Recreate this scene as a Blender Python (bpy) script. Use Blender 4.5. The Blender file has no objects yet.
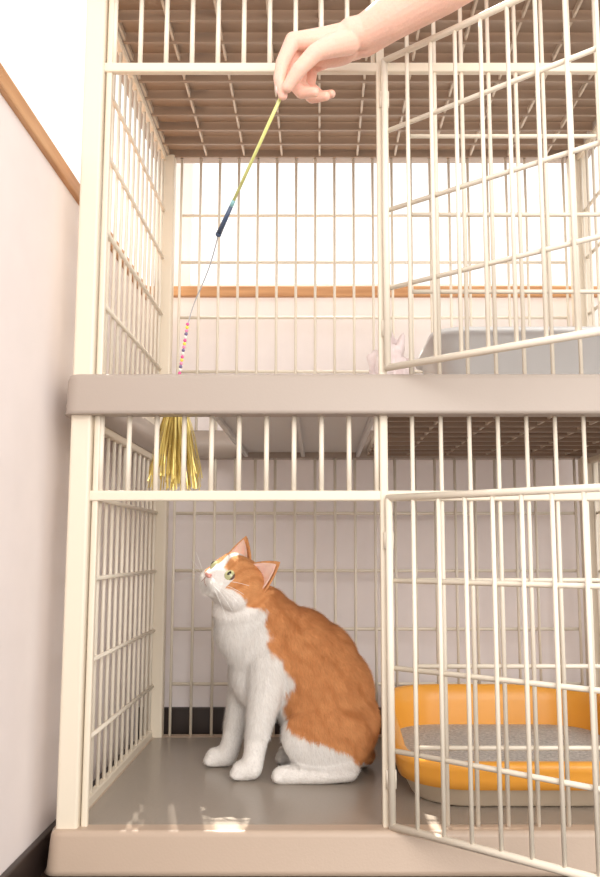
import bpy, bmesh, math, random
from mathutils import Vector, Matrix, noise
random.seed(7)
S = bpy.context.scene
S.view_settings.view_transform = 'Standard'

# ---------------------------------------------------------------- helpers
def mat(name, col, rough=0.5, metal=0.0, bump=0.0, bscale=40, var=0.0, sss=0.0, spec=0.5, trans=0.0, coat=0.0):
    m = bpy.data.materials.new(name); m.use_nodes = True
    nt = m.node_tree; b = nt.nodes['Principled BSDF']
    b.inputs['Base Color'].default_value = (*col, 1)
    b.inputs['Roughness'].default_value = rough
    b.inputs['Metallic'].default_value = metal
    b.inputs['Specular IOR Level'].default_value = spec
    if sss:
        b.inputs['Subsurface Weight'].default_value = sss
        b.inputs['Subsurface Radius'].default_value = (1, .35, .2)
        b.inputs['Subsurface Scale'].default_value = 0.006
    if coat: b.inputs['Coat Weight'].default_value = coat
    tc = nt.nodes.new('ShaderNodeTexCoord')
    if bump or var:
        n = nt.nodes.new('ShaderNodeTexNoise'); n.inputs['Scale'].default_value = bscale
        n.inputs['Detail'].default_value = 5
        nt.links.new(tc.outputs['Object'], n.inputs['Vector'])
        if bump:
            bp = nt.nodes.new('ShaderNodeBump'); bp.inputs['Strength'].default_value = bump
            bp.inputs['Distance'].default_value = 0.004
            nt.links.new(n.outputs['Fac'], bp.inputs['Height'])
            nt.links.new(bp.outputs['Normal'], b.inputs['Normal'])
        if var:
            r = nt.nodes.new('ShaderNodeValToRGB')
            r.color_ramp.elements[0].position = .3; r.color_ramp.elements[1].position = .7
            r.color_ramp.elements[0].color = (*[c*(1-var) for c in col], 1)
            r.color_ramp.elements[1].color = (*[min(1, c*(1+var)) for c in col], 1)
            nt.links.new(n.outputs['Fac'], r.inputs['Fac'])
            nt.links.new(r.outputs['Color'], b.inputs['Base Color'])
    return m

def attr_mat(name, rough=.7, sss=0.0, bump=.3, bscale=120, spec=.3):
    m = mat(name, (1, 1, 1), rough, bump=bump, bscale=bscale, sss=sss, spec=spec)
    nt = m.node_tree; a = nt.nodes.new('ShaderNodeAttribute'); a.attribute_name = 'Col'
    nt.links.new(a.outputs['Color'], nt.nodes['Principled BSDF'].inputs['Base Color'])
    return m

def wood(name, c1, c2, scale=3, stretch=(1, 1, 1), rough=.45):
    m = bpy.data.materials.new(name); m.use_nodes = True
    nt = m.node_tree; b = nt.nodes['Principled BSDF']; b.inputs['Roughness'].default_value = rough
    tc = nt.nodes.new('ShaderNodeTexCoord'); mp = nt.nodes.new('ShaderNodeMapping')
    mp.inputs['Scale'].default_value = stretch
    n = nt.nodes.new('ShaderNodeTexNoise'); n.inputs['Scale'].default_value = scale; n.inputs['Detail'].default_value = 8
    r = nt.nodes.new('ShaderNodeValToRGB')
    r.color_ramp.elements[0].position = .35; r.color_ramp.elements[1].position = .65
    r.color_ramp.elements[0].color = (*c1, 1); r.color_ramp.elements[1].color = (*c2, 1)
    nt.links.new(tc.outputs['Object'], mp.inputs['Vector']); nt.links.new(mp.outputs['Vector'], n.inputs['Vector'])
    nt.links.new(n.outputs['Fac'], r.inputs['Fac']); nt.links.new(r.outputs['Color'], b.inputs['Base Color'])
    return m

def finish(name, bm, material, parent=None, smooth=False, bevel=0.0, segs=2):
    me = bpy.data.meshes.new(name)
    bmesh.ops.recalc_face_normals(bm, faces=bm.faces)
    bm.to_mesh(me); bm.free()
    o = bpy.data.objects.new(name, me); S.collection.objects.link(o)
    if material: me.materials.append(material)
    if smooth:
        for p in me.polygons: p.use_smooth = True
    if bevel:
        md = o.modifiers.new('bev', 'BEVEL'); md.width = bevel; md.segments = segs; md.limit_method = 'ANGLE'
    if parent: o.parent = parent
    return o

def empty(name):
    o = bpy.data.objects.new(name, None); S.collection.objects.link(o); return o

def box(bm, x0, x1, y0, y1, z0, z1):
    vs = [bm.verts.new((x, y, z)) for x in (x0, x1) for y in (y0, y1) for z in (z0, z1)]
    for f in ((0, 1, 3, 2), (4, 6, 7, 5), (0, 4, 5, 1), (2, 3, 7, 6), (0, 2, 6, 4), (1, 5, 7, 3)):
        bm.faces.new([vs[i] for i in f])

def rod(bm, p0, p1, r0, r1=None, n=8, caps=True):
    if r1 is None: r1 = r0
    p0 = Vector(p0); p1 = Vector(p1); d = (p1-p0).normalized()
    a = d.orthogonal().normalized(); b = d.cross(a)
    R = []
    for p, r in ((p0, r0), (p1, r1)):
        R.append([bm.verts.new(p+(a*math.cos(t)+b*math.sin(t))*r) for t in [2*math.pi*i/n for i in range(n)]])
    for i in range(n):
        bm.faces.new((R[0][i], R[0][(i+1) % n], R[1][(i+1) % n], R[1][i]))
    if caps:
        bm.faces.new(R[0][::-1]); bm.faces.new(R[1])

def ball(bm, c, r, axes=None, n=20):
    """ellipsoid; r scalar or 3-tuple, axes = 3 direction vectors"""
    if not hasattr(r, '__len__'): r = (r, r, r)
    M = Matrix.Identity(3)
    if axes: M = Matrix(axes).transposed()
    M4 = M.to_4x4()
    M4 = Matrix.Translation(Vector(c)) @ M4 @ Matrix.Diagonal((r[0], r[1], r[2], 1))
    bmesh.ops.create_uvsphere(bm, u_segments=n, v_segments=n*2//3, radius=1, matrix=M4)

def chain(bm, pts, n=16):
    for (p, r) in pts: ball(bm, p, r, n=n)
    for (p, r), (q, s) in zip(pts, pts[1:]):
        rod(bm, p, q, r, s, n=n)

def remesh(o, vox, it=6):
    m = o.modifiers.new('r', 'REMESH'); m.mode = 'VOXEL'; m.voxel_size = vox; m.use_smooth_shade = True
    s = o.modifiers.new('s', 'SMOOTH'); s.iterations = it; s.factor = .5
    dg = bpy.context.evaluated_depsgraph_get()
    me = bpy.data.meshes.new_from_object(o.evaluated_get(dg))
    o.modifiers.clear(); old = o.data; mats = list(old.materials); o.data = me
    if not me.materials:
        for k in mats: me.materials.append(k)
    for p in me.polygons: p.use_smooth = True
    return o

def curve(name, pts, r, material, parent=None):
    cu = bpy.data.curves.new(name, 'CURVE'); cu.dimensions = '3D'; cu.bevel_depth = r; cu.bevel_resolution = 2
    sp = cu.splines.new('NURBS'); sp.points.add(len(pts)-1); sp.order_u = 3; sp.use_endpoint_u = True
    for i, p in enumerate(pts): sp.points[i].co = (*p, 1)
    cu.materials.append(material)
    o = bpy.data.objects.new(name, cu); S.collection.objects.link(o)
    if parent: o.parent = parent
    return o

# ---------------------------------------------------------------- materials
M_cream = mat('cream_plastic', (.80, .71, .575), .38)
M_wire = mat('coated_wire', (.85, .77, .645), .35)
M_taupe = mat('taupe_plastic', (.42, .35, .30), .4, bump=.05, bscale=300)
M_taupe_base = mat('taupe_base_plastic', (.50, .38, .29), .4, bump=.05, bscale=300)
M_floorpan = mat('pan_plastic', (.35, .30, .25), .26, bump=.08, bscale=220)
M_brown = mat('brown_slat_plastic', (.34, .245, .18), .4)
M_greyp = mat('grey_panel_plastic', (.66, .65, .64), .4)
M_wall = mat('wall_plaster', (.88, .795, .765), .8, bump=.25, bscale=14, var=.02)
M_wallb = mat('wall_back_plaster', (.94, .87, .855), .8, bump=.1, bscale=20, var=.02)
M_oak = wood('oak_trim', (.50, .24, .10), (.66, .36, .17), 5, (8, 1, 12))
M_oakb = wood('oak_trim_back', (.50, .24, .10), (.66, .36, .17), 5, (1, 8, 12))
M_dark = wood('dark_floor', (.03, .017, .012), (.07, .038, .025), 4, (10, .8, 1), .3)
M_base = mat('dark_baseboard', (.035, .022, .018), .4)
M_orange = mat('orange_plastic', (.94, .43, .06), .32)
M_beige = mat('beige_plastic', (.66, .55, .42), .4)
M_litter = mat('litter', (.60, .57, .53), .95, bump=1, bscale=180, var=.25)
M_white = mat('white_frame', (.90, .90, .90), .4)

# ---------------------------------------------------------------- room
FL = -.445
bm = bmesh.new(); box(bm, -2.6, 3.4, -2.6, 3.2, FL-.05, FL); finish('floor', bm, M_dark)
WX = -.396
bm = bmesh.new(); box(bm, -.51, WX, -1.2, 2.005, FL, .562); finish('wall_left', bm, M_wall)
bm = bmesh.new(); box(bm, WX, 2.4, 1.89, 2.005, FL, .568); finish('wall_back', bm, M_wallb)
bm = bmesh.new(); box(bm, -.52, WX+.008, -1.2, 2.01, .562, .590); finish('trim_1', bm, M_oak, bevel=.003)
bm = bmesh.new(); box(bm, WX+.008, 2.4, 1.878, 2.01, .568, .592); finish('trim_2', bm, M_oakb, bevel=.003)
bm = bmesh.new(); box(bm, WX, WX+.01, -1.2, 1.878, FL, -.398); finish('baseboard_left', bm, M_base, bevel=.002)
bm = bmesh.new(); box(bm, WX+.01, 2.4, 1.878, 1.89, FL, -.33); finish('baseboard_back', bm, M_base, bevel=.002)
win = empty('window_1')
bm = bmesh.new()
for x in (-.34, .62, 1.3, 2.3): box(bm, x, x+.04, 1.93, 1.97, .592, 2.2)
for z in (.592, 2.16): box(bm, -.34, 2.34, 1.932, 1.968, z, z+.022)
finish('window_frame', bm, M_white, win, bevel=.003)

# ---------------------------------------------------------------- cage
cage = empty('cat_cage')
XL, XR, YF, YB = -.357, .585, 1.23, 1.83
XC = .092
zL = [.078, -.042, -.162, -.273]
zU = [.735, .628, .503, .383]
B0, B1 = -.43, -.375           # base lip
D0, D1 = .194, .253            # middle deck lip
T0, T1 = .866, .925            # top deck lip

def tray_lip(name, z0, z1, material, out=.010, flare=.003):
    bm = bmesh.new()
    def ring(off, z, rad):
        x0, x1, y0, y1 = XL-off, XR+off, YF-off-.004, YB+off
        pts = []
        for cx, cy, a0 in ((x1-rad, y1-rad, 0), (x0+rad, y1-rad, 90), (x0+rad, y0+rad, 180), (x1-rad, y0+rad, 270)):
            for k in range(7):
                a = math.radians(a0+15*k); pts.append(bm.verts.new((cx+rad*math.cos(a), cy+rad*math.sin(a), z)))
        return pts
    t = .03
    prof = [(out+flare, z0, .022), (out+flare*.6, z0+.006, .022), (out, z1-.008, .020), (out-.002, z1-.002, .018), (out-.006, z1, .016), (out-t, z1, .008)]
    rings = [ring(*p) for p in prof] + [ring(out-t, z0, .008)]
    n = len(rings[0])
    for a, b in zip(rings, rings[1:]+[rings[0]]):
        for i in range(n): bm.faces.new((a[i], a[(i+1) % n], b[(i+1) % n], b[i]))
    bmesh.ops.remove_doubles(bm, verts=bm.verts, dist=1e-5)
    o = finish(name, bm, material, cage, smooth=False)
    for p in o.data.polygons: p.use_smooth = abs(p.normal.z) < .9
    return o
tray_lip('base_tray_rim', B0, B1, M_taupe_base, flare=.006)
tray_lip('middle_deck_rim', D0, D1, M_taupe)
tray_lip('top_deck_rim', T0, T1, M_taupe)
bm = bmesh.new(); box(bm, XL-.006, XR+.006, YF-.004, YB+.006, B1-.012, B1-.001); finish('base_tray_floor', bm, M_floorpan, cage)

# decks
bm = bmesh.new(); box(bm, -.165, XC-.006, YF+.01, YB-.005, D0+.012, D0+.024)
for x in (-.16, -.04, XC-.016): box(bm, x, x+.008, YF+.02, YB-.01, D0+.002, D0+.013)
finish('middle_deck_panel', bm, M_greyp, cage, bevel=.002)
def slatdeck(name, x0, x1, y0, y1, z, pitch=.062, gap=.006):
    bm = bmesh.new()
    y = y0
    while y < y1-.01:
        box(bm, x0, x1, y, min(y+pitch-gap, y1), z+.012, z+.02)
        box(bm, x0, x1, y, y+.006, z-.002, z+.012)
        y += pitch
    finish(name, bm, M_brown, cage)
    bm = bmesh.new(); x = x0
    while x < x1:
        box(bm, x, x+.004, y0, y1, z+.001, z+.0125); x += .0835
    finish(name+'_ribs', bm, mat(name+'_rib_mat', (.62, .52, .42), .3), cage)
slatdeck('middle_deck_slats', XC+.008, XR-.02, YF+.02, YB-.01, D0+.006)
slatdeck('top_deck_slats', XL+.02, XR-.02, YF+.02, YB-.01, T0+.0)

# posts
bm = bmesh.new()
for z0, z1 in ((B1-.004, D0+.004), (D1-.004, T0+.004), (T1-.004, 1.3)):
    box(bm, XL-.003, XL+.027, YF-.003, YF+.03, z0, z1)
    box(bm, XR-.027, XR+.003, YF-.003, YF+.03, z0, z1)
    box(bm, XL-.003, XL+.036, YB-.025, YB+.003, z0, z1)
    box(bm, XR-.034, XR+.003, YB-.025, YB+.003, z0, z1)
finish('corner_posts', bm, M_cream, cage, bevel=.004, segs=3)
bm = bmesh.new()
for z0, z1 in ((B1-.002, D0+.004), (D1-.004, T0+.004)):
    box(bm, XC-.006, XC+.006, YF+.002, YF+.016, z0, z1)
    box(bm, XL+.029, XL+.038, YF+.006, YF+.016, z0, z1)   # inner frame of the doorway
for z in (zL[0], zU[0]):
    box(bm, XL+.02, XR-.02, YF+.003, YF+.015, z-.0075, z+.0075)
for xs in (XL+.006, XR-.018):
    for z0, z1 in ((B1, D0), (D1, T0)):
        box(bm, xs, xs+.012, YF+.03, YB-.025, z0-.002, z0+.014)
        box(bm, xs, xs+.012, YF+.03, YB-.025, z1-.012, z1+.002)
finish('panel_frames', bm, M_cream, cage, bevel=.0025)

def panel_x(bm, x0, x1, y, z0, z1, hs, p=.042, r=.0030, rh=.0034):
    n = max(1, round((x1-x0)/p)); q = (x1-x0)/n
    for i in range(n+1): rod(bm, (x0+q*i, y, z0), (x0+q*i, y, z1), r)
    for z in hs: rod(bm, (x0, y+r*1.6, z), (x1, y+r*1.6, z), rh)
def panel_y(bm, x, y0, y1, z0, z1, hs, p=.042, r=.0031):
    n = round((y1-y0)/p); q = (y1-y0)/n
    for i in range(n+1): rod(bm, (x, y0+q*i, z0), (x, y0+q*i, z1), r)
    for z in hs: rod(bm, (x+r*1.6, y0, z), (x+r*1.6, y1, z), r*1.1)
bm = bmesh.new()
panel_x(bm, XL+.05, XR-.045, YB-.01, B1, D0, zL)
panel_x(bm, XL+.05, XR-.045, YB-.01, D1, T0, zU)
finish('back_wire_panels', bm, M_wire, cage, smooth=True)
bm = bmesh.new()
for x in (XL+.012, XR-.012):
    panel_y(bm, x, YF+.04, YB-.035, B1, D0, zL); panel_y(bm, x, YF+.04, YB-.035, D1, T0, zU)
finish('side_wire_panels', bm, M_wire, cage, smooth=True)
bm = bmesh.new()
panel_x(bm, XL+.040, XC-.010, YF+.009, zL[0], D0, [], r=.0037)
panel_x(bm, XL+.040, XC-.010, YF+.009, zU[0], T0, [], r=.0037)
panel_x(bm, XC+.042, XR-.035, YF+.009, B1, D0, zL[1:], r=.0032)
panel_x(bm, XC+.042, XR-.035, YF+.009, D1, T0, zU[1:], r=.0032)
finish('front_wire_panels', bm, M_wire, cage, smooth=True)

# swung-open doors
A = math.radians(41); dd = Vector((math.cos(A), -math.sin(A), 0)); nn = Vector((math.sin(A), math.cos(A), 0))
def door(name, z0, z1, hs):
    bm = bmesh.new(); W = .415; o = Vector((XC+.006, YF-.006, 0))
    P = lambda s, z, k=0: o+dd*s+nn*k+Vector((0, 0, z))
    fr = .0052
    rod(bm, P(0, z0), P(0, z1), fr, n=10); rod(bm, P(W, z0), P(W, z1), fr, n=10)
    rod(bm, P(-fr*.5, z0), P(W+fr*.5, z0), fr, n=10); rod(bm, P(-fr*.5, z1), P(W+fr*.5, z1), fr, n=10)
    n = 10
    for i in range(1, n): rod(bm, P(W*i/n, z0), P(W*i/n, z1), .0030)
    for z in hs: rod(bm, P(0, z, .005), P(W, z, .005), .0036)
    for z in (z0+.06, z1-.06): rod(bm, P(-.004, z-.012, .004), P(-.004, z+.012, .004), .0075, n=12)
    rod(bm, P(W-.03, (z0+z1)/2, -.01), P(W+.012, (z0+z1)/2, -.01), .004)
    rod(bm, P(W-.02, (z0+z1)/2-.03, -.006), P(W-.02, (z0+z1)/2+.03, -.006), .004)
    finish(name, bm, M_wire, cage, smooth=True)
door('lower_door', B1+.004, zL[0]-.004, [-.042, -.162, -.273])
door('upper_door', D1+.010, zU[0]+.004, [.628, .503, .383])

# ---------------------------------------------------------------- litter box
lb = empty('litter_box')
def rrect(bm, x0, x1, y0, y1, zf, zb, rad, k=8):
    pts = []
    for cx, cy, a0 in ((x1-rad, y1-rad, 0), (x0+rad, y1-rad, 90), (x0+rad, y0+rad, 180), (x1-rad, y0+rad, 270)):
        for i in range(k+1):
            a = math.radians(a0+90*i/k); x = cx+rad*math.cos(a); y = cy+rad*math.sin(a)
            t = (y-LY0)/(LY1-LY0); t = max(0, min(1, t)); t = t*t*(3-2*t)
            pts.append(bm.verts.new((x, y, zf*(1-t)+zb*t)))
    return pts
def loft(bm, rings, close_last=False, close_first=False):
    n = len(rings[0])
    for a, b in zip(rings, rings[1:]):
        for i in range(n): bm.faces.new((a[i], a[(i+1) % n], b[(i+1) % n], b[i]))
    if close_last: bm.faces.new(rings[-1])
    if close_first: bm.faces.new(rings[0])
LX0, LX1, LY0, LY1 = .118, .545, 1.30, 1.78
F = B1-.001
bm = bmesh.new()
def rr(off, zf, zb, rad=.11): return rrect(bm, LX0+off, LX1-off, LY0+off, LY1-off, F+zf, F+zb, rad-off)
loft(bm, [rr(.030, .001, .001), rr(.026, .004, .004), rr(.012, .030, .034), rr(.008, .032, .036), rr(.014, .032, .036), rr(.034, .008, .008)], True, True)
finish('lower_pan', bm, M_beige, lb, smooth=True)
bm = bmesh.new()
loft(bm, [rr(.010, .030, .032), rr(.006, .030, .032), rr(.004, .045, .07), rr(.0, .055, .095), rr(-.003, .064, .104), rr(.002, .069, .110), rr(.010, .070, .111), rr(.016, .066, .107), rr(.020, .050, .08), rr(.026, .028, .032)])
finish('orange_rim', bm, M_orange, lb, smooth=True)
bm = bmesh.new()
loft(bm, [rr(.022, .034, .036), rr(.06, .037, .037), rr(.1, .034, .040)], True)
finish('litter_fill', bm, M_litter, lb, smooth=True)

# ---------------------------------------------------------------- items on middle deck
st = empty('storage_tray')
LY0, LY1 = 1.42, 1.74
bm = bmesh.new()
def r2(off, z, rad=.05): return rrect(bm, .20+off, .54-off, 1.42+off, 1.74-off, z, z, rad-off*.6)
loft(bm, [r2(.03, D0+.030), r2(.024, D0+.034), r2(.004, .365), r2(-.008, .366), r2(-.008, .374), r2(.006, .374), r2(.03, D0+.04)], True, True)
finish('tray_shell', bm, mat('tray_white', (.76, .76, .76), .4), st, smooth=True)
bm = bmesh.new(); bmesh.ops.create_icosphere(bm, subdivisions=5, radius=1)
for v in bm.verts:
    d = noise.noise(v.co*2.1)*.5+noise.noise(v.co*5)*.22
    v.co *= 1+d; v.co = Vector((v.co.x*.034, v.co.y*.04, v.co.z*.072))+Vector((.125, 1.50, D0+.026+.085))
finish('crumpled_cloth', bm, mat('cloth_pinkwhite', (.93, .78, .77), .9, var=.14, bscale=30), smooth=True)

# ---------------------------------------------------------------- cat
K = .00173; CY = 1.525
def G(x, y, z): return Vector((x*K, CY+y*K, B1-.001+z*K))
H = Vector((-84, -5, 184))
HS = 1.17
f = Vector((-.57, -.70, .44)).normalized(); l = Vector((.66, -.655, -.355))
l = (l-f*l.dot(f)).normalized()
u = f.cross(l).normalized()
def Hd(a, b, c): p = H+(f*a+l*b+u*c)*HS; return G(*p)
bm = bmesh.new()
def E(c, r, rot=0):
    a = math.radians(rot)
    ax = (Vector((math.cos(a), 0, math.sin(a))), Vector((0, 1, 0)), Vector((-math.sin(a), 0, math.cos(a))))
    ball(bm, G(*c), tuple(k*K for k in r), ax, 28)
# trunk
E((10, 0, 50), (49, 41, 49)); E((5, 0, 78), (49, 39, 50)); E((-7, 0, 102), (47, 37, 47)); E((-23, 0, 121), (42, 34, 40))
E((-56, -2, 122), (39, 32, 40), 0); E((-62, 0, 98), (29, 28, 36))
E((-72, -2, 138), (34, 28, 33), 15); E((-75, -2, 156), (33, 28, 28)); E((-44, 0, 143), (36, 28, 28), -30)
E((-58, 0, 158), (30, 25, 25), -20)
E((-16, 0, 72), (30, 28, 38))
# haunches and hind feet
for s in (-1, 1):
    E((8, s*27, 40), (41, 20, 38), 15); E((-12, s*30, 40), (25, 15, 26), 20)
    chain(bm, [(G(26, s*36, 12), 11*K), (G(2, s*38, 9), 9.5*K), (G(-28, s*37, 8), 9*K), (G(-37, s*36, 7), 8.5*K)])
    for k in (-5, 0, 5): ball(bm, G(-42+abs(k)*.4, s*36+k, 5.5), 4.6*K)
def fleg(pts, toe):
    chain(bm, [(G(*p), r*K) for p, r in pts])
    for k in (-6, -2, 2, 6): ball(bm, G(toe[0]+abs(k)*.5, toe[1]+k, toe[2]), (6*K, 3.6*K, 4.8*K))
fleg([((-50, -17, 108), 24), ((-54, -21, 78), 17.5), ((-59, -24, 50), 12.8), ((-63, -25, 24), 10.4), ((-66, -26, 11), 10.6), ((-75, -26, 9), 9.6)], (-82, -26, 6))
fleg([((-66, 15, 108), 21), ((-77, 18, 78), 16.5), ((-84, 21, 50), 12.4), ((-90, 24, 24), 10.2), ((-95, 26, 11), 10.6), ((-107, 26, 9), 9.6)], (-114, 26, 6))
# head
def HE(c, r): ball(bm, Hd(*c), tuple(k*K*HS for k in r), (f, l, u), 28)
HE((0, 0, 0), (26, 28, 24)); HE((8, 15, -9), (15, 14, 13)); HE((8, -15, -9), (15, 14, 13))
HE((20, 0, -3), (11, 8, 9)); HE((23, 5, -11), (9, 8, 7)); HE((23, -5, -11), (9, 8, 7)); HE((21, 0, -17), (8, 7, 5))
HE((10, 0, 12), (14, 17, 11))
# tail, curled round the far side
chain(bm, [(G(40, 8, 16), 12*K), (G(46, 26, 11), 10*K), (G(34, 46, 9), 9*K), (G(8, 60, 8.5), 8.5*K), (G(-20, 66, 8), 8*K), (G(-38, 62, 7), 6.5*K)])
cat = finish('cat', bm, None)
M_fur = attr_mat('cat_fur', .8, bump=.5, bscale=260, sss=0)
cat.data.materials.append(M_fur)
remesh(cat, .0024, 16)

WHT = Vector((.93, .89, .85)); ORG = Vector((.80, .39, .16)); ORD = Vector((.52, .18, .05))
def interp(z, tab):
    if z <= tab[0][0]: return tab[0][1]
    for (a, b), (c, d) in zip(tab, tab[1:]):
        if z <= c: return b+(d-b)*(z-a)/(c-a)
    return tab[-1][1]
TAB = [(0, 50), (12, 42), (26, 30), (34, 14), (41, -10), (48, -28), (62, -34), (80, -29), (92, -26), (104, -34), (118, -46), (140, -50), (160, -52), (190, -66)]
def catcol(w):
    g = Vector((w.x/K, (w.y-CY)/K, (w.z-B1+.001)/K))
    nz = noise.noise(g*.07)*7+noise.noise(g*.2)*4
    r = (g-H)/HS; a, b, c = r.dot(f), r.dot(l), r.dot(u)
    # soft mackerel bands running down the flank plus mottling
    ph = (g.x*.75+g.z*.72)*.30+noise.noise(g*.045)*3.0
    band = max(0, math.sin(ph))**2*(.55+.45*noise.noise(g*.06))
    st = band*.50+noise.noise(g*.13)*.28+noise.noise(g*.4)*.15
    if Vector((a, b, c)).length < 34:
        st = max(0, math.sin(b*.9))*.35+noise.noise(g*.2)*.25
    org = ORG.lerp(ORD, max(0, min(1, .18+st)))
    hd = Vector((a, b, c)).length
    val = (g.x-interp(g.z, TAB)+nz)/4
    if hd < 40 and g.z > 146:
        blaze = 3.0+max(0, (14-c))*.16
        white = max((blaze-abs(b+1))/2 if a > 8 else -1, (-5-c+(a-13)*.9)/3 if abs(b) < 17 else (-11-c)/3)
        if a < 4: white = min(white, (-14-c+a*.3)/3)
        hv = -white+nz*.05
        t = max(0, min(1, (hd-28)/10)); val = hv*(1-t)+val*t
    k = max(0, min(1, .5+val))
    return WHT.lerp(org, k)
def paint(me, fn):
    at = me.color_attributes.new('Col', 'FLOAT_COLOR', 'POINT')
    for i, v in enumerate(me.vertices):
        c = fn(v.co); at.data[i].color = (c.x, c.y, c.z, 1)
paint(cat.data, catcol)

me = cat.data
def fur(me, count, seed):
    rnd = random.Random(seed)
    import bisect
    acc = []; t = 0
    for p in me.polygons: t += p.area; acc.append(t)
    V = []; Fc = []; C = []
    for i in range(count):
        p = me.polygons[min(len(acc)-1, bisect.bisect(acc, rnd.random()*t))]
        vs = [me.vertices[k].co for k in p.vertices]
        w = [rnd.random() for _ in vs]; sw = sum(w)
        co = sum((v*q for v, q in zip(vs, w)), Vector())/sw
        n = p.normal
        gz = (co.z-B1)/K; gx = co.x/K
        hr = (Vector((gx, (co.y-CY)/K, gz))-H)/HS
        if hr.length < 33:
            fl = -f*.9+Vector((0, 0, -.2)); L = .0038
            if hr.dot(f) > 20: L = .0016
        else:
            fl = Vector((.35, 0, -1)); L = .0105
            if gz > 90 and gx < -60: L = .0135
            if gz < 40 and gx < -30: L = .0045
            if gz < 14: fl = Vector((.6, 0, -.2)); L = .004
        fl = fl+Vector((rnd.uniform(-.35, .35), rnd.uniform(-.35, .35), rnd.uniform(-.35, .35)))
        fl = (fl-n*fl.dot(n))
        if fl.length < 1e-3: continue
        d = (fl.normalized()+n*rnd.uniform(.18, .6)).normalized()*L*rnd.uniform(.6, 1.2)
        s = d.cross(n).normalized()*.00034
        if (co+d).z < B1: continue
        c = catcol(co)*rnd.uniform(.84, 1.1)
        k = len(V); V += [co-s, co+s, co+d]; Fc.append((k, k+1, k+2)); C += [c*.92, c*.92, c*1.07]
    m2 = bpy.data.meshes.new('fur_coat'); m2.from_pydata(V, [], Fc)
    at = m2.color_attributes.new('Col', 'FLOAT_COLOR', 'POINT')
    for i, c in enumerate(C): at.data[i].color = (min(c.x, 1), min(c.y, 1), min(c.z, 1), 1)
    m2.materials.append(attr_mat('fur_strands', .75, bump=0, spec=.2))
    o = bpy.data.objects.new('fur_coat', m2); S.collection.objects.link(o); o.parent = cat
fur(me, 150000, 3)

def ear(name, tip, b0, b1, depthv, material, thick=.0022):
    T = Vector(tip); P0 = Vector(b0); P1 = Vector(b1)
    bm = bmesh.new(); rows = 12; cols = 10; grid = []
    for i in range(rows+1):
        t = i/rows; row = []
        for j in range(cols+1):
            s = j/cols
            q = P0.lerp(P1, s)+Vector(depthv)*math.sin(math.pi*s)*(1-t*.6)
            wdt = (1-t**1.35)**.9
            mid = (P0+P1)/2
            p = mid.lerp(T, t)+(q-mid)*wdt
            row.append(bm.verts.new(Hd(*p)))
        grid.append(row)
    for i in range(rows):
        for j in range(cols):
            bm.faces.new((grid[i][j], grid[i][j+1], grid[i+1][j+1], grid[i+1][j]))
    bmesh.ops.remove_doubles(bm, verts=bm.verts, dist=1e-6)
    o = finish(name, bm, material, cat, smooth=True)
    sd = o.modifiers.new('sol', 'SOLIDIFY'); sd.thickness = thick; sd.offset = 0
M_ear = mat('ear_fur', (.72, .34, .14), .8, var=.15, bscale=200)
M_lin = mat('ear_lining', (.92, .60, .50), .7, sss=.3, var=.08, bscale=90)
ear('ear_right', (-2, -27, 40), (6, -25, 12), (-5, -5, 21), (-9, -1, -2), M_ear)
ear('ear_right_lining', (-.5, -25.5, 36), (6.5, -22, 14), (-2, -7.5, 21), (-6.5, -1, -2), M_lin, .0014)
ear('ear_left', (-4, 27, 35), (5, 7, 20), (-8, 26, 5), (-9, -3, -2), M_ear)
ear('ear_left_lining', (-2, 26.5, 31.5), (6, 9.5, 20), (-5, 25.5, 8), (-6.5, -3, -2), M_lin, .0014)
M_eye = mat('eye_green', (.56, .56, .30), .05, coat=1); M_pup = mat('pupil_black', (.01, .01, .01), .05, coat=1)
M_rim = mat('eye_rim', (.14, .07, .05), .5)
K2 = K*HS
for nm, s in (('left', 1), ('right', -1)):
    e = Vector((20.0, s*11.0, 2.5)); gz = Vector((.84, s*.42, .25)).normalized()
    bm = bmesh.new(); ball(bm, Hd(*e), 5.3*K2, n=24); finish('eye_'+nm, bm, M_eye, cat, smooth=True)
    bm = bmesh.new(); ball(bm, Hd(*(e-gz*.7)), (4.9*K2, 6.3*K2, 5.4*K2), (f, l, u), 24); finish('eye_rim_'+nm, bm, M_rim, cat, smooth=True)
    bm = bmesh.new(); ball(bm, Hd(*(e+gz*3.4)), (2.4*K2, 2.0*K2, 2.7*K2), (f, l, u), 16); finish('pupil_'+nm, bm, M_pup, cat, smooth=True)
bm = bmesh.new(); ball(bm, Hd(31.5, 0, -6.5), (2.6*K2, 3.8*K2, 2.4*K2), (f, l, u), 16)
finish('nose', bm, mat('nose_pink', (.80, .40, .34), .45, sss=.2), cat, smooth=True)
M_mouth = mat('mouth_line', (.34, .16, .13), .6)
for s in (-1, 1):
    curve('mouth_'+('left' if s > 0 else 'right'), [Hd(33, 0, -9), Hd(32.4, s*1, -13), Hd(30.5, s*5, -15.5), Hd(26.5, s*9.5, -15)], .0005, M_mouth, cat)
M_wh = mat('whisker_white', (.95, .95, .93), .4)
for s in (-1, 1):
    for k in range(5):
        a = k-2
        curve('whisker', [Hd(28, s*9, -9-k*.9), Hd(30, s*24, -8-a*4), Hd(24, s*42, -12-a*8)], .00028, M_wh, cat)

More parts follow.
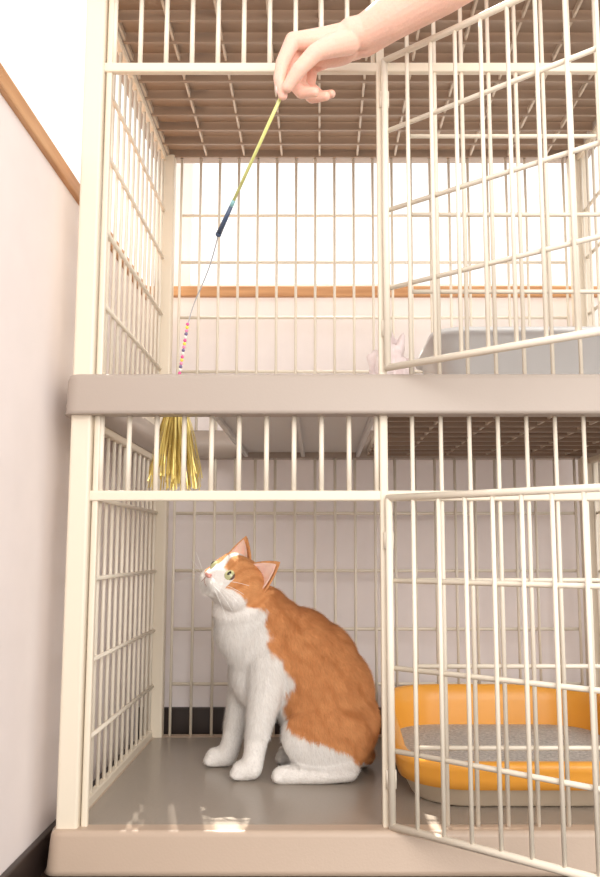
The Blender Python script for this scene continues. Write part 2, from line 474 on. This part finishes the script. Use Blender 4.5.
# ---------------------------------------------------------------- hand and forearm
bm = bmesh.new()
def V(*a): return Vector(a)
W0 = V(.052, 1.160, .735)
fing = {
 'i': [((-.038, 1.136, .717), .0118), ((-.053, 1.132, .680), .0098), ((-.057, 1.131, .655), .0086), ((-.052, 1.132, .632), .0070)],
 'm': [((-.037, 1.158, .720), .0120), ((-.044, 1.160, .674), .0100), ((-.027, 1.157, .650), .0087), ((-.008, 1.150, .647), .0073)],
 'r': [((-.026, 1.179, .720), .0114), ((-.030, 1.183, .679), .0092), ((-.012, 1.180, .655), .0082), ((.008, 1.172, .653), .0070)],
 'p': [((-.012, 1.197, .716), .0100), ((-.015, 1.200, .685), .0080), ((.001, 1.196, .667), .0072), ((.017, 1.187, .665), .0062)]}
for k, c in fing.items():
    chain(bm, [(V(*p), r) for p, r in c])
    chain(bm, [(W0+V(0, (c[0][0][1]-1.16)*.55, 0), .0185), (V(*c[0][0])*.5+W0*.5+V(0, 0, 0), .0175), (V(*c[0][0])+V(0, 0, -.001), .0122)])
ball(bm, (.012, 1.166, .719), (.045, .034, .0165))
chain(bm, [(V(.040, 1.145, .720), .018), (V(.014, 1.123, .700), .0160), (V(-.006, 1.113, .685), .0122), (V(-.029, 1.114, .660), .0104), (V(-.045, 1.121, .638), .0080)])
chain(bm, [(W0+V(-.006, -.012, 0), .0225), (W0+V(.012, -.012, .003), .0240), (V(.10, 1.137, .753), .0300), (V(.17, 1.112, .783), .0375), (V(.25, 1.085, .826), .044), (V(.31, 1.065, .858), .044)], 24)
chain(bm, [(W0+V(-.006, .010, 0), .0225), (W0+V(.012, .008, .003), .0240), (V(.10, 1.145, .755), .0300), (V(.17, 1.116, .785), .0375)], 24)
chain(bm, [(V(.31, 1.065, .858), .044), (V(.38, .95, .98), .047), (V(.42, .85, 1.1), .05)], 24)
hand = finish('human_hand_and_forearm', bm, mat('skin', (.87, .54, .43), .5, bump=.15, bscale=350, sss=.3, var=.04))
remesh(hand, .0015, 3)
M_nail = mat('nail', (.94, .68, .62), .25, coat=.4)
def nail(name, c, d, n, r):
    d = V(*d).normalized(); n = V(*n).normalized(); n = (n-d*n.dot(d)).normalized(); s = d.cross(n)
    bm = bmesh.new(); ball(bm, c, (r[0], r[1], .0016), (d, s, n), 16); finish(name, bm, M_nail, hand, smooth=True)
nail('thumb_nail', V(-.0425, 1.1150, .6460), (-.016, .007, -.021), (-.3, -.9, .3), (.0065, .005))
nail('index_nail', V(-.0610, 1.1310, .640), (.004, 0, -.021), (-1, -.1, -.2), (.0058, .0045))

# ---------------------------------------------------------------- teaser wand
wand = empty('cat_teaser_wand')
M_stick = mat('stick_yellowgreen', (.76, .79, .28), .25, coat=.5)
bm = bmesh.new()
a = V(-.040, 1.118, .655); b = V(-.156, 1.27, .482); d = (b-a)
rod(bm, a, a+d*.82, .0027, .0023, n=12); finish('wand_stick', bm, M_stick, wand, smooth=True)
bm = bmesh.new(); rod(bm, a+d*.77, a+d*.82, .0028, .0030, n=12); finish('wand_ferrule', bm, mat('ferrule_teal', (.25, .48, .50), .3), wand, smooth=True)
bm = bmesh.new(); rod(bm, a+d*.81, b, .0030, .0042, n=12); ball(bm, b, .0046); finish('wand_tip', bm, mat('tip_navy', (.06, .09, .16), .35), wand, smooth=True)
pts = [b, V(-.168, 1.30, .455), V(-.186, 1.33, .425), V(-.203, 1.345, .395), V(-.2135, 1.352, .362), V(-.2215, 1.357, .312), V(-.2295, 1.362, .262), V(-.231, 1.366, .235)]
curve('wand_string', pts, .0010, mat('string_grey', (.45, .45, .47), .5), wand)
BC = [(.85, .12, .35), (.95, .8, .1), (.9, .3, .5), (.2, .15, .3), (.95, .9, .85)]
bms = [bmesh.new() for _ in BC]
p0 = V(-.2135, 1.352, .362); p1 = V(-.2295, 1.362, .262)
for i in range(20):
    ball(bms[i % 5], p0.lerp(p1, i/19), .0028, n=12)
for i, q in enumerate(bms): finish('bead_set_%d' % (i+1), q, mat('bead_%d' % i, BC[i], .3), wand, smooth=True)
bm = bmesh.new()
for i in range(190):
    an = random.uniform(0, 2*math.pi); R = .046*math.sqrt(random.random()); L = random.uniform(.12, .15)
    top = V(-.232, 1.372, .243); prev = None; wv = .0011; side = V(math.cos(an+1.3), math.sin(an+1.3), 0)*wv
    for s in range(7):
        t = s/6
        p = top+V(math.cos(an)*R*t**.5*.95, math.sin(an)*R*t**.5, -L*t)+V(random.uniform(-1, 1), random.uniform(-1, 1), 0)*.0018*t
        side = Matrix.Rotation(random.uniform(-.5, .5), 3, 'Z') @ side
        cur = (bm.verts.new(p-side), bm.verts.new(p+side))
        if prev: bm.faces.new((prev[0], prev[1], cur[1], cur[0]))
        prev = cur
finish('tinsel_tassel', bm, mat('tinsel_gold', (.88, .70, .22), .28, metal=.4), wand)
bm = bmesh.new(); rod(bm, V(-.231, 1.369, .232), V(-.232, 1.372, .248), .006, .004, n=12); finish('tassel_cap', bm, bpy.data.materials['tinsel_gold'], wand, smooth=True)

# ---------------------------------------------------------------- light
w = bpy.data.worlds.new('World'); S.world = w; w.use_nodes = True
bg = w.node_tree.nodes['Background']; bg.inputs[0].default_value = (1, .98, .955, 1); bg.inputs[1].default_value = 1.35
def light(name, kind, loc, target, energy, size=1, col=(1, 1, 1)):
    ld = bpy.data.lights.new(name, kind); ld.energy = energy; ld.color = col
    if kind == 'AREA': ld.size = size
    o = bpy.data.objects.new(name, ld); S.collection.objects.link(o); o.location = loc
    o.rotation_euler = (Vector(target)-Vector(loc)).to_track_quat('-Z', 'Y').to_euler(); return o
s = light('sun', 'SUN', (.3, 3, 3), (.3+.10, 3-.5, 3-.9), 10, col=(1, .94, .84)); s.data.angle = math.radians(.6)
light('front_fill', 'AREA', (.7, -.9, .7), (.1, 1.5, -.05), 42, 1.5, (1, .96, .91))  # added soft fill from behind the camera, no actual lamp of the room

# ---------------------------------------------------------------- camera
cd = bpy.data.cameras.new('camera'); cam = bpy.data.objects.new('camera', cd); S.collection.objects.link(cam)
cd.sensor_width = 36; cd.lens = 860/877*36; cd.shift_x = -20/877; cd.clip_start = .02
cam.location = (0, 0, 0); cam.rotation_euler = (math.radians(90+7.42), 0, 0)
S.camera = cam
